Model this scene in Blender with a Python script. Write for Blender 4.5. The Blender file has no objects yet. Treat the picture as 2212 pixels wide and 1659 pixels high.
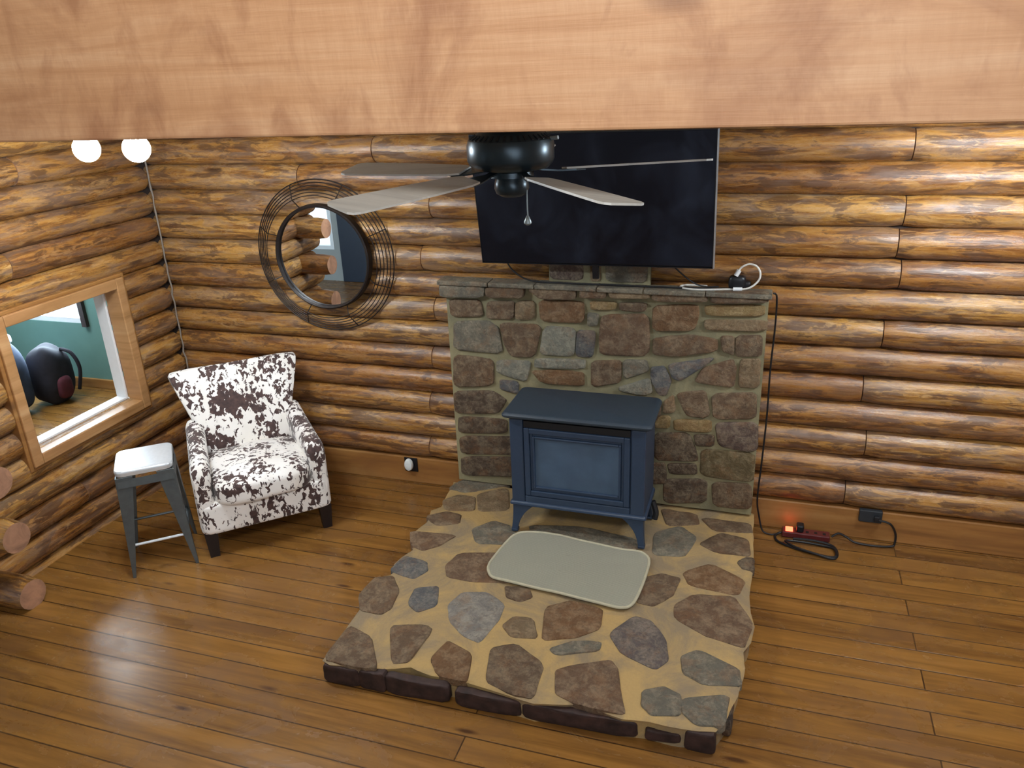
import bpy, bmesh, math, random
from mathutils import Vector, Matrix, noise
random.seed(7)
PI = math.pi
SC = bpy.context.scene
C = SC.collection

# ------------------------------------------------------------------ camera, world, exposure
cam_d = bpy.data.cameras.new('camera'); cam = bpy.data.objects.new('camera', cam_d); C.objects.link(cam)
cam_d.sensor_width = 36.0; cam_d.lens = 1708.7 / 2212 * 36.0; cam_d.clip_start = 0.05
def set_cam(loc, pitch, yaw, roll):
    p, w, r = map(math.radians, (pitch, yaw, roll))
    f = Vector((-math.cos(p) * math.sin(w), math.cos(p) * math.cos(w), -math.sin(p)))
    r0 = Vector((math.cos(w), math.sin(w), 0)); u0 = r0.cross(f)
    rr = r0 * math.cos(r) + u0 * math.sin(r); uu = u0 * math.cos(r) - r0 * math.sin(r)
    m = Matrix((rr, uu, -f)).transposed().to_4x4(); m.translation = loc
    cam.matrix_world = m
set_cam(Vector((3.8213, -4.2269, 2.5391)), 21.76, 18.68, -2.41)
SC.camera = cam
SC.view_settings.view_transform = 'Standard'; SC.view_settings.look = 'None'
SC.view_settings.gamma = 1.0; SC.view_settings.exposure = 0.62
world = bpy.data.worlds.new('world'); SC.world = world; world.use_nodes = True
bg = world.node_tree.nodes['Background']
bg.inputs[0].default_value = (0.72, 0.84, 1.0, 1); bg.inputs[1].default_value = 2.2
BULB = 230.0

def area(name, loc, target, sx, sy, power, col):
    d = bpy.data.lights.new(name, 'AREA'); d.shape = 'RECTANGLE'; d.size = sx; d.size_y = sy
    d.energy = power; d.color = col
    o = bpy.data.objects.new(name, d); C.objects.link(o); o.location = loc
    o.rotation_euler = (Vector(target) - Vector(loc)).to_track_quat('-Z', 'Y').to_euler()
    return o
# fills added behind the header and in the next room; daylight outside its window
area('header_fill', (3.4, -4.75, 3.9), (3.2, -2.6, 2.5), 2.4, .5, 52, (1.0, 0.95, 0.90))  # unseen source, added to light the near face of the header
area('stair_fill', (4.4, -4.85, 2.2), (3.2, -0.6, 1.0), 2.0, 1.4, 24, (0.80, 0.89, 1.0))
area('daylight_window', (-2.32, 1.30, 1.35), (-2.0, -1.0, 1.5), 1.3, 1.4, 260, (0.74, 0.88, 1.0))
area('next_room_fill', (-2.0, -.15, 2.41), (-2.0, -.15, 0), .8, 1.1, 38, (0.84, 0.93, 1.0))  # no known lamp here; added to brighten the room and streak the floor

# ------------------------------------------------------------------ mesh helpers
def obj(name, bm, mats, parent=None, smooth=True):
    me = bpy.data.meshes.new(name)
    bmesh.ops.recalc_face_normals(bm, faces=bm.faces[:])
    bm.to_mesh(me); bm.free()
    o = bpy.data.objects.new(name, me); C.objects.link(o)
    if not isinstance(mats, (list, tuple)): mats = [mats]
    for m in mats: me.materials.append(m)
    if smooth:
        for p in me.polygons: p.use_smooth = True
        try: me.set_sharp_from_angle(angle=math.radians(38))
        except Exception: pass
    if parent: o.parent = parent
    return o
def empty(name, loc=(0, 0, 0), rz=0):
    o = bpy.data.objects.new(name, None); C.objects.link(o); o.location = loc; o.rotation_euler = (0, 0, rz)
    o.empty_display_size = 0.05
    return o
def tag(o, label, cat, group=None):
    o['label'] = label; o['category'] = cat
    if group: o['group'] = group
    return o
def struct(o): o['kind'] = 'structure'; return o
def bevel(o, w, seg=2):
    m = o.modifiers.new('bevel', 'BEVEL'); m.width = w; m.segments = seg; m.limit_method = 'ANGLE'; m.angle_limit = math.radians(35)
    return o
def subsurf(o, n=2):
    m = o.modifiers.new('sub', 'SUBSURF'); m.levels = n; m.render_levels = n
    return o
def box(bm, x0, x1, y0, y1, z0, z1, mi=0):
    v = [bm.verts.new((x, y, z)) for z in (z0, z1) for y in (y0, y1) for x in (x0, x1)]
    for f in ((0, 1, 3, 2), (4, 6, 7, 5), (0, 4, 5, 1), (2, 3, 7, 6), (0, 2, 6, 4), (1, 5, 7, 3)):
        bm.faces.new([v[i] for i in f]).material_index = mi
    return v
def boxbm(*a):
    bm = bmesh.new(); box(bm, *a); return bm
def loft(bm, rings, cap=True, closed=True, mi=0):
    R = [[bm.verts.new(p) for p in r] for r in rings]
    n = len(R[0])
    for a, b in zip(R, R[1:]):
        for i in range(n if closed else n - 1):
            j = (i + 1) % n
            bm.faces.new((a[i], a[j], b[j], b[i])).material_index = mi
    if cap:
        bm.faces.new(R[0][::-1]).material_index = mi; bm.faces.new(R[-1]).material_index = mi
    return R
def lathe(bm, prof, cx=0, cy=0, n=32, mi=0):
    loft(bm, [[(cx + r * math.cos(2 * PI * i / n), cy + r * math.sin(2 * PI * i / n), z) for i in range(n)] for r, z in prof], mi=mi)
def tube(bm, pts, r, n=8, closed=False, mi=0):
    pts = [Vector(p) for p in pts]; rings = []; m = len(pts)
    prev = None
    for i, p in enumerate(pts):
        if closed: t = pts[(i + 1) % m] - pts[i - 1]
        else: t = pts[min(i + 1, m - 1)] - pts[max(i - 1, 0)]
        t.normalize()
        if prev is None:
            a = Vector((0, 0, 1)) if abs(t.z) < 0.9 else Vector((1, 0, 0))
            u = t.cross(a).normalized()
        else:
            u = (prev - t * prev.dot(t)).normalized()
        prev = u; v = t.cross(u)
        rr = r(i / (m - 1)) if callable(r) else r
        rings.append([p + (u * math.cos(2 * PI * k / n) + v * math.sin(2 * PI * k / n)) * rr for k in range(n)])
    if closed: loft(bm, rings + [], cap=False, mi=mi); 
    if closed:
        # close the loop with a last strip
        a = [bm.verts.new(q) for q in rings[-1]]; b = [bm.verts.new(q) for q in rings[0]]
        for k in range(n): bm.faces.new((a[k], a[(k + 1) % n], b[(k + 1) % n], b[k])).material_index = mi
        bmesh.ops.remove_doubles(bm, verts=bm.verts[:], dist=1e-6)
    else: loft(bm, rings, mi=mi)
def spline(pts, k=8, closed=False):
    P = [Vector(p) for p in pts]; out = []; n = len(P)
    rng = range(n) if closed else range(n - 1)
    for i in rng:
        if closed: p0, p1, p2, p3 = P[i - 1], P[i], P[(i + 1) % n], P[(i + 2) % n]
        else: p0, p1, p2, p3 = P[max(i - 1, 0)], P[i], P[i + 1], P[min(i + 2, n - 1)]
        for j in range(k):
            t = j / k
            out.append(0.5 * ((2 * p1) + (p2 - p0) * t + (2 * p0 - 5 * p1 + 4 * p2 - p3) * t * t + (3 * p1 - p0 - 3 * p2 + p3) * t ** 3))
    if not closed: out.append(P[-1])
    return out
def chaikin(pts, it=2, q=.2):
    for _ in range(it):
        o = []
        for a, b in zip(pts, pts[1:] + pts[:1]):
            o.append((a[0] * (1 - q) + b[0] * q, a[1] * (1 - q) + b[1] * q)); o.append((a[0] * q + b[0] * (1 - q), a[1] * q + b[1] * (1 - q)))
        pts = o
    return pts

# ------------------------------------------------------------------ materials
def mat(name):
    m = bpy.data.materials.new(name); m.use_nodes = True
    nt = m.node_tree; b = nt.nodes['Principled BSDF']
    return m, nt, b
class N:
    def __init__(s, nt): s.nt = nt
    def new(s, t, **k):
        n = s.nt.nodes.new(t)
        for a, v in k.items(): setattr(n, a, v)
        return n
    def link(s, a, b): s.nt.links.new(a, b)
    def noise(s, vec, scale, detail=4, rough=.55, dist=0.0):
        n = s.new('ShaderNodeTexNoise'); n.inputs['Scale'].default_value = scale; n.inputs['Detail'].default_value = detail
        n.inputs['Roughness'].default_value = rough; n.inputs['Distortion'].default_value = dist
        if vec is not None: s.link(vec, n.inputs['Vector'])
        return n.outputs['Fac']
    def mapping(s, vec, scale, loc=(0, 0, 0), rot=(0, 0, 0)):
        n = s.new('ShaderNodeMapping'); n.inputs['Scale'].default_value = scale; n.inputs['Location'].default_value = loc
        n.inputs['Rotation'].default_value = rot
        s.link(vec, n.inputs['Vector']); return n.outputs[0]
    def ramp(s, fac, stops, interp='LINEAR'):
        n = s.new('ShaderNodeValToRGB'); e = n.color_ramp.elements; n.color_ramp.interpolation = interp
        while len(e) < len(stops): e.new(0.5)
        for i, (p, c) in enumerate(stops):
            e[i].position = p; e[i].color = (*c, 1) if len(c) == 3 else c
        s.link(fac, n.inputs[0]); return n.outputs[0]
    def mix(s, fac, a, b, mode='MIX'):
        n = s.new('ShaderNodeMix', data_type='RGBA', blend_type=mode)
        for sock, v in ((n.inputs[0], fac), (n.inputs[6], a), (n.inputs[7], b)):
            if hasattr(v, 'default_value') or hasattr(v, 'is_linked'): s.link(v, sock)
            elif isinstance(v, (int, float)): sock.default_value = v
            else: sock.default_value = (*v, 1)
        return n.outputs[2]
    def math(s, op, a, b=0.0):
        n = s.new('ShaderNodeMath', operation=op)
        for i, v in enumerate((a, b)):
            if isinstance(v, (int, float)): n.inputs[i].default_value = v
            else: s.link(v, n.inputs[i])
        return n.outputs[0]
    def bump(s, h, strength, dist, b):
        n = s.new('ShaderNodeBump'); n.inputs['Strength'].default_value = strength; n.inputs['Distance'].default_value = dist
        s.link(h, n.inputs['Height']); s.link(n.outputs[0], b.inputs['Normal'])
def S(r, g, b):   # 0-255 sRGB to linear
    return tuple(((c / 255 + .055) / 1.055) ** 2.4 if c / 255 > .04045 else c / 255 / 12.92 for c in (r, g, b))
def plain(name, col, rough=.5, metal=0.0, var=.08, scale=30, bump=0.0, emis=None, estr=0, coat=0.0, spec=.5):
    m, nt, b = mat(name); n = N(nt)
    tc = n.new('ShaderNodeTexCoord').outputs['Object']
    f = n.noise(tc, scale, 3)
    dark = tuple(c * (1 - var) for c in col); lite = tuple(min(1, c * (1 + var)) for c in col)
    n.link(n.ramp(f, [(.3, dark), (.7, lite)]), b.inputs['Base Color'])
    b.inputs['Roughness'].default_value = rough; b.inputs['Metallic'].default_value = metal
    b.inputs['Coat Weight'].default_value = coat; b.inputs['Specular IOR Level'].default_value = spec
    if bump: n.bump(f, bump, .003, b)
    if emis:
        b.inputs['Emission Color'].default_value = (*emis, 1); b.inputs['Emission Strength'].default_value = estr
    return m

def log_material(name):
    m, nt, b = mat(name); n = N(nt)
    a = n.new('ShaderNodeAttribute', attribute_name='gv'); v = a.outputs['Vector']
    sep = n.new('ShaderNodeSeparateXYZ'); n.link(v, sep.inputs[0])
    streak = n.noise(n.mapping(v, (2.8, 28, 7.3)), 1.0, 7, .68, .5)
    blotch = n.noise(n.mapping(v, (4.6, 17, 5.1), (3, 1, 2)), 1.0, 6, .7, .7)
    fine = n.noise(n.mapping(v, (9, 90, 3)), 1.0, 4, .6)
    tone = n.noise(n.mapping(v, (0.35, .2, 13.7), (9, 4, 1)), 1.0, 1)
    base = n.ramp(streak, [(.28, S(84, 54, 30)), (.42, S(146, 100, 50)), (.54, S(192, 144, 74)), (.68, S(186, 146, 96))])
    dark = n.ramp(blotch, [(.50, (0, 0, 0)), (.56, (1, 1, 1))])
    base = n.mix(n.math('MULTIPLY', dark, .74), base, S(76, 52, 40))
    greyf = n.ramp(n.noise(n.mapping(v, (3.4, 15, 3.3), (7, 7, 7)), 1.0, 6, .7, .5), [(.47, (0, 0, 0)), (.58, (1, 1, 1))])
    base = n.mix(n.math('MULTIPLY', greyf, .5), base, S(142, 122, 108))
    pale = n.ramp(n.noise(n.mapping(v, (6.0, 24, 8.3), (17, 2, 7)), 1.0, 6, .68, .7), [(.56, (0, 0, 0)), (.64, (1, 1, 1))])
    base = n.mix(n.math('MULTIPLY', pale, .7), base, S(206, 166, 110))
    vor = n.new('ShaderNodeTexVoronoi'); vor.inputs['Scale'].default_value = 1.0; n.link(n.mapping(v, (1.9, 5.5, 3.1)), vor.inputs['Vector'])
    knot = n.ramp(vor.outputs['Distance'], [(.06, (1, 1, 1)), (.16, (0, 0, 0))])
    base = n.mix(n.math('MULTIPLY', knot, .75), base, S(64, 44, 34))
    base = n.mix(n.ramp(tone, [(.35, (.0, .0, .0)), (.65, (.55, .55, .55))]), base, S(176, 124, 84), 'MULTIPLY')
    base = n.mix(n.math('MULTIPLY', fine, .32), base, S(80, 56, 40))
    n.link(base, b.inputs['Base Color'])
    n.link(n.ramp(blotch, [(.4, (.24, .24, .24)), (.65, (.42, .42, .42))]), b.inputs['Roughness'])
    n.bump(n.math('ADD', n.math('MULTIPLY', streak, 1.0), n.math('MULTIPLY', fine, .3)), .5, .008, b)
    return m
def end_grain(name):
    m, nt, b = mat(name); n = N(nt)
    v = n.new('ShaderNodeTexCoord').outputs['Object']
    f = n.noise(v, 9, 5, .6, 1.0)
    n.link(n.ramp(f, [(.3, S(120, 88, 70)), (.6, S(176, 132, 104)), (.8, S(190, 150, 110))]), b.inputs['Base Color'])
    b.inputs['Roughness'].default_value = .6; n.bump(f, .3, .005, b)
    return m
def floor_material():
    m, nt, b = mat('floor_planks'); n = N(nt)
    v = n.new('ShaderNodeTexCoord').outputs['Object']
    br = n.new('ShaderNodeTexBrick'); br.offset = .37; br.offset_frequency = 2
    n.link(n.mapping(v, (1, 1, 1), (0.3, 0.035, 0)), br.inputs['Vector'])
    br.inputs['Scale'].default_value = 1.0; br.inputs['Mortar Size'].default_value = .0036
    br.inputs['Brick Width'].default_value = 4.9; br.inputs['Row Height'].default_value = .128
    br.inputs['Mortar Smooth'].default_value = .3
    br.inputs['Color1'].default_value = (0, 0, 0, 1); br.inputs['Color2'].default_value = (1, 1, 1, 1); br.inputs['Mortar'].default_value = (.5, .5, .5, 1)
    off = n.new('ShaderNodeVectorMath', operation='MULTIPLY_ADD'); off.inputs[1].default_value = (4, 4, 4)
    n.link(br.outputs['Color'], off.inputs[0]); n.link(v, off.inputs[2]); vv = off.outputs[0]
    g = n.noise(n.mapping(vv, (1.3, 16, 1)), 1.0, 6, .62, .8)
    g2 = n.noise(n.mapping(vv, (5, 70, 1)), 1.0, 4, .6, .3)
    bl = n.noise(n.mapping(v, (1.6, 3.4, 1)), 1.6, 5, .65, .6)
    c = n.ramp(g, [(.25, S(72, 46, 22)), (.42, S(112, 77, 36)), (.58, S(142, 101, 48)), (.75, S(150, 111, 62))])
    c = n.mix(n.ramp(bl, [(.46, (0, 0, 0)), (.66, (.62, .62, .62))]), c, S(104, 74, 46))
    c = n.mix(n.math('MULTIPLY', g2, .38), c, S(92, 56, 26))
    c = n.mix(n.math('MULTIPLY', br.outputs['Color'], .3), c, S(164, 116, 54))
    vor = n.new('ShaderNodeTexVoronoi'); vor.inputs['Scale'].default_value = 1.0; n.link(n.mapping(vv, (1.5, 6.0, 1)), vor.inputs['Vector'])
    c = n.mix(n.ramp(vor.outputs['Distance'], [(.04, (.85, .85, .85)), (.10, (0, 0, 0))]), c, S(58, 32, 20))
    c = n.mix(n.math('MULTIPLY', br.outputs['Fac'], .8), c, S(40, 26, 16))
    n.link(c, b.inputs['Base Color'])
    n.link(n.ramp(bl, [(.35, (.20, .20, .20)), (.7, (.34, .34, .34))]), b.inputs['Roughness'])
    n.bump(n.math('SUBTRACT', n.math('MULTIPLY', g, .25), br.outputs['Fac']), .35, .004, b)
    return m
def board_material(name, cols, sc=(1.2, 1, 14), knots=True, rough=.5, saw=0.0):
    m, nt, b = mat(name); n = N(nt)
    v = n.new('ShaderNodeTexCoord').outputs['Object']
    g = n.noise(n.mapping(v, sc), 1.0, 6, .6, .7)
    bl = n.noise(n.mapping(v, (2.2, 1, 2.6)), 1.0, 5, .6, .9)
    c = n.ramp(g, [(.3, cols[0]), (.5, cols[1]), (.7, cols[2])])
    c = n.mix(n.ramp(bl, [(.52, (0, 0, 0)), (.72, (.75, .75, .75))]), c, cols[3])
    h = g
    if saw:
        w = n.noise(n.mapping(v, (50, 1, 9), rot=(0, .55, 0)), 1.0, 3, .6)
        w2 = n.noise(n.mapping(v, (2, 1, 90)), 1.0, 3, .6)
        c = n.mix(n.ramp(w, [(.32, (saw, saw, saw)), (.62, (0, 0, 0))]), c, cols[0])
        blg = n.noise(n.mapping(v, (6, 1, 3.0), rot=(0, .6, 0)), 1.0, 5, .6, .7)
        c = n.mix(n.ramp(blg, [(.50, (0, 0, 0)), (.70, (.8, .8, .8))]), c, cols[3])
        c = n.mix(n.ramp(w2, [(.3, (saw, saw, saw)), (.5, (0, 0, 0))]), c, cols[0])
        h = n.math('ADD', g, n.math('ADD', w, w2))
    if knots:
        vor = n.new('ShaderNodeTexVoronoi'); vor.inputs['Scale'].default_value = 1.0; n.link(n.mapping(v, (1.7, 1, 3.4), (.2, 0, .55)), vor.inputs['Vector'])
        c = n.mix(n.ramp(vor.outputs['Distance'], [(.03, (.75, .75, .75)), (.15, (0, 0, 0))]), c, cols[4])
    n.link(c, b.inputs['Base Color']); b.inputs['Roughness'].default_value = rough
    n.bump(h, .3, .004, b)
    return m
def stone_material():
    m, nt, b = mat('field_stone'); n = N(nt)
    v = n.new('ShaderNodeTexCoord').outputs['Object']
    col = n.new('ShaderNodeAttribute', attribute_name='stone_tint').outputs['Color']
    a = n.noise(v, 15, 7, .74, .3); f = n.noise(v, 75, 5, .75, .4); d = n.noise(v, 30, 5, .65, .4)
    c = n.mix(n.ramp(a, [(.44, (0, 0, 0)), (.60, (1, 1, 1))]), n.mix(.35, col, S(50, 38, 30)), n.mix(.34, col, S(176, 160, 132)))
    e = n.noise(v, 8, 6, .72, .4)
    c = n.mix(n.ramp(e, [(.50, (0, 0, 0)), (.60, (.35, .35, .35))]), c, S(132, 92, 56))
    c = n.mix(n.ramp(d, [(.5, (0, 0, 0)), (.66, (.6, .6, .6))]), c, n.mix(.62, col, S(34, 26, 24)))
    c = n.mix(n.ramp(f, [(.58, (0, 0, 0)), (.75, (.3, .3, .3))]), c, S(170, 158, 140))
    c = n.mix(n.ramp(f, [(.25, (.6, .6, .6)), (.44, (0, 0, 0))]), c, S(36, 29, 27))
    n.link(c, b.inputs['Base Color']); b.inputs['Roughness'].default_value = .72
    n.bump(n.math('ADD', a, n.math('MULTIPLY', f, .35)), 1.0, .018, b)
    return m
def mortar_material(name, c0, c1):
    m, nt, b = mat(name); n = N(nt)
    v = n.new('ShaderNodeTexCoord').outputs['Object']
    a = n.noise(v, 2.6, 8, .68, .8); f = n.noise(v, 90, 4, .6)
    c = n.mix(n.math('MULTIPLY', f, .35), n.ramp(a, [(.42, c0), (.60, c1)]), S(120, 98, 66))
    n.link(c, b.inputs['Base Color']); b.inputs['Roughness'].default_value = .85
    n.bump(n.math('ADD', a, n.math('MULTIPLY', f, .5)), .7, .006, b)
    return m
def cowhide():
    m, nt, b = mat('cowhide_fabric'); n = N(nt)
    v = n.new('ShaderNodeTexCoord').outputs['Object']
    big = n.noise(n.mapping(v, (1, 1, 1), (.3, .1, .25)), 6.5, 2, .5, .4)
    fl = n.noise(n.mapping(v, (1.25, 1.25, .75), (1, 2, 3)), 31, 3, .55, .7)
    s = n.math('ADD', n.math('MULTIPLY', big, .72), n.math('MULTIPLY', fl, .92))
    k = n.ramp(s, [(.836, (0, 0, 0)), (.856, (1, 1, 1))])
    shade = n.ramp(n.noise(v, 4, 3), [(.4, S(236, 232, 226)), (.6, S(246, 243, 240))])
    dk = n.ramp(n.noise(v, 40, 3), [(.3, S(48, 32, 32)), (.7, S(84, 60, 56))])
    n.link(n.mix(k, shade, dk), b.inputs['Base Color']); b.inputs['Roughness'].default_value = .75
    b.inputs['Sheen Weight'].default_value = .25
    n.bump(n.noise(v, 260, 2), .15, .002, b)
    return m
def ribbed(name, c0, c1, freq=70):
    m, nt, b = mat(name); n = N(nt)
    v = n.new('ShaderNodeTexCoord').outputs['Object']
    w = n.new('ShaderNodeTexWave', wave_type='BANDS', bands_direction='Y'); w.inputs['Scale'].default_value = freq; w.inputs['Distortion'].default_value = .8
    w.inputs['Detail'].default_value = 2; n.link(v, w.inputs['Vector'])
    n.link(n.mix(n.math('MULTIPLY', w.outputs['Fac'], .7), c0, c1), b.inputs['Base Color']); b.inputs['Roughness'].default_value = .9
    n.bump(w.outputs['Fac'], .4, .003, b)
    return m

M_log = log_material('log_wood'); M_end = end_grain('log_end_grain'); M_floor = floor_material()
M_beam = board_material('header_board_wood', [S(178, 130, 90), S(198, 152, 112), S(206, 164, 126), S(154, 106, 74), S(118, 78, 56)], saw=.24, rough=.55)
M_base = board_material('base_board_wood', [S(124, 84, 44), S(152, 106, 56), S(162, 120, 70), S(126, 86, 48), S(80, 52, 32)], rough=.45)
M_casing = board_material('casing_wood', [S(150, 108, 64), S(178, 134, 88), S(192, 152, 108), S(150, 104, 66), S(110, 70, 44)], rough=.45, knots=False)
M_ceil = board_material('ceiling_boards', [S(190, 166, 138), S(210, 188, 160), S(220, 200, 176), S(186, 160, 130), S(150, 118, 90)])
M_stone = stone_material()
M_mortar = mortar_material('hearth_mortar', S(182, 152, 98), S(138, 122, 98))
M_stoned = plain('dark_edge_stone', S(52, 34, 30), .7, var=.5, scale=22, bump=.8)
M_grout = mortar_material('chimney_mortar', S(146, 140, 108), S(118, 116, 92))
M_teal = plain('teal_paint', S(98, 136, 128), .75, var=.06, scale=4)
M_white = plain('white_trim_paint', S(226, 228, 230), .4, var=.02)
M_chink = plain('pale_caulk', S(136, 124, 112), .7)
CHIM = [
 ('G', [(2.032,1.407),(2.3,1.404),(2.297,1.34),(2.03,1.329)]),
 ('B', [(2.315,1.4),(2.536,1.414),(2.529,1.348),(2.311,1.341)]),
 ('B', [(2.56,1.41),(2.833,1.413),(2.828,1.353),(2.629,1.348),(2.573,1.388)]),
 ('B', [(2.856,1.419),(3.0,1.42),(2.995,1.368),(2.856,1.364)]),
 ('T', [(3.013,1.421),(3.235,1.426),(3.232,1.377),(3.022,1.369)]),
 ('B', [(3.248,1.422),(3.529,1.431),(3.528,1.372),(3.25,1.365)]),
 ('B', [(3.545,1.431),(3.83,1.44),(3.83,1.385),(3.553,1.366)]),
 ('B', [(2.075,1.312),(2.266,1.316),(2.28,1.22),(2.083,1.209)]),
 ('B', [(2.31,1.309),(2.471,1.322),(2.462,1.216),(2.299,1.212)]),
 ('T', [(2.48,1.317),(2.59,1.323),(2.582,1.223),(2.476,1.217)]),
 ('O', [(2.614,1.333),(2.869,1.337),(2.873,1.239),(2.85,1.215),(2.625,1.211)]),
 ('Y', [(2.91,1.342),(3.053,1.343),(3.049,1.3),(2.914,1.293)]),
 ('B', [(3.067,1.342),(3.216,1.345),(3.208,1.299),(3.072,1.297)]),
 ('G', [(2.892,1.273),(2.955,1.267),(2.946,1.206),(2.896,1.203)]),
 ('R', [(2.973,1.264),(3.226,1.287),(3.236,1.046),(2.96,1.036),(2.96,1.169)]),
 ('O', [(3.25,1.333),(3.483,1.35),(3.49,1.292),(3.469,1.21),(3.25,1.192)]),
 ('Y', [(3.516,1.351),(3.816,1.367),(3.816,1.306),(3.528,1.294)]),
 ('T', [(3.52,1.272),(3.834,1.285),(3.834,1.228),(3.528,1.214)]),
 ('G', [(2.096,1.18),(2.313,1.193),(2.371,1.152),(2.388,1.0),(2.083,1.003)]),
 ('B', [(2.377,1.187),(2.629,1.187),(2.58,0.994),(2.442,0.988),(2.401,1.055)]),
 ('L', [(2.643,1.183),(2.826,1.18),(2.815,1.016),(2.61,1.011)]),
 ('U', [(2.836,1.171),(2.937,1.168),(2.923,1.019),(2.825,1.016)]),
 ('B', [(3.255,1.151),(3.436,1.181),(3.589,1.168),(3.596,1.1),(3.381,1.057),(3.258,1.057)]),
 ('B', [(3.609,1.183),(3.677,1.187),(3.681,1.088),(3.622,1.102)]),
 ('B', [(3.687,1.192),(3.816,1.201),(3.821,1.089),(3.69,1.079)]),
 ('B', [(2.081,0.972),(2.326,0.96),(2.323,0.795),(2.066,0.762)]),
 ('L', [(2.351,0.956),(2.56,0.967),(2.526,0.833),(2.347,0.88)]),
 ('L', [(2.585,0.984),(2.881,1.001),(2.871,0.941),(2.578,0.928)]),
 ('O', [(2.558,0.907),(2.704,0.923),(2.867,0.921),(2.871,0.837),(2.615,0.84)]),
 ('B', [(2.914,0.994),(3.084,1.011),(3.081,0.88),(2.913,0.836)]),
 ('G', [(3.093,1.012),(3.219,1.021),(3.238,0.961),(3.099,0.901)]),
 ('U', [(3.247,0.98),(3.322,0.991),(3.359,0.913),(3.336,0.824),(3.291,0.824),(3.253,0.904)]),
 ('U', [(3.339,1.007),(3.578,1.062),(3.562,1.033),(3.412,0.917),(3.368,0.923)]),
 ('R', [(3.53,1.003),(3.678,1.06),(3.698,1.006),(3.692,0.903),(3.482,0.914)]),
 ('T', [(3.716,1.063),(3.818,1.071),(3.821,0.914),(3.717,0.905)]),
 ('L', [(3.072,0.849),(3.244,0.918),(3.259,0.836),(3.21,0.812),(3.072,0.825)]),
 ('D', [(2.064,0.735),(2.311,0.757),(2.4,0.708),(2.345,0.617),(2.064,0.59)]),
 ('D', [(2.084,0.57),(2.395,0.58),(2.391,0.487),(2.076,0.459)]),
 ('D', [(2.08,0.437),(2.504,0.478),(2.499,0.357),(2.083,0.313)]),
 ('D', [(2.081,0.293),(2.457,0.335),(2.452,0.2),(2.081,0.164)]),
 ('U', [(2.365,0.835),(2.476,0.829),(2.473,0.756),(2.363,0.777)]),
 ('T', [(3.328,0.784),(3.376,0.827),(3.388,0.73),(3.321,0.714)]),
 ('B', [(3.389,0.838),(3.549,0.867),(3.574,0.729),(3.535,0.705),(3.447,0.716)]),
 ('B', [(3.58,0.851),(3.811,0.881),(3.818,0.729),(3.597,0.707)]),
 ('Y', [(3.277,0.689),(3.362,0.698),(3.36,0.627),(3.279,0.624)]),
 ('Y', [(3.381,0.68),(3.584,0.695),(3.588,0.622),(3.388,0.615)]),
 ('P', [(3.607,0.683),(3.828,0.706),(3.839,0.55),(3.806,0.531),(3.632,0.546)]),
 ('D', [(3.28,0.588),(3.469,0.604),(3.519,0.483),(3.522,0.437),(3.284,0.413)]),
 ('D', [(3.496,0.597),(3.607,0.604),(3.605,0.543),(3.508,0.537)]),
 ('V', [(3.54,0.516),(3.829,0.519),(3.833,0.342),(3.544,0.346)]),
 ('D', [(3.359,0.401),(3.513,0.418),(3.525,0.354),(3.37,0.339)]),
 ('D', [(3.266,0.39),(3.345,0.399),(3.354,0.274),(3.27,0.262)]),
 ('D', [(3.339,0.298),(3.581,0.325),(3.584,0.177),(3.344,0.142)]),
 ('B', [(3.609,0.312),(3.825,0.326),(3.832,0.169),(3.626,0.161)]),
 ('B', [(2.533,0.741),(2.808,0.756),(2.806,0.611),(2.528,0.593)]),
 ('D', [(2.827,0.747),(3.073,0.78),(3.074,0.638),(2.826,0.613)]),
 ('B', [(3.091,0.792),(3.31,0.802),(3.305,0.662),(3.093,0.64)]),
 ('D', [(2.527,0.572),(2.757,0.595),(2.754,0.392),(2.52,0.365)]),
 ('B', [(2.777,0.587),(3.027,0.613),(3.029,0.446),(2.774,0.416)]),
 ('D', [(3.046,0.615),(3.26,0.637),(3.265,0.453),(3.048,0.438)]),
 ('B', [(2.519,0.343),(2.784,0.374),(2.782,0.198),(2.514,0.185)]),
 ('D', [(2.804,0.398),(3.038,0.426),(3.04,0.221),(2.802,0.189)]),
 ('B', [(3.058,0.407),(3.247,0.419),(3.252,0.228),(3.059,0.213)]),
]
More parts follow.
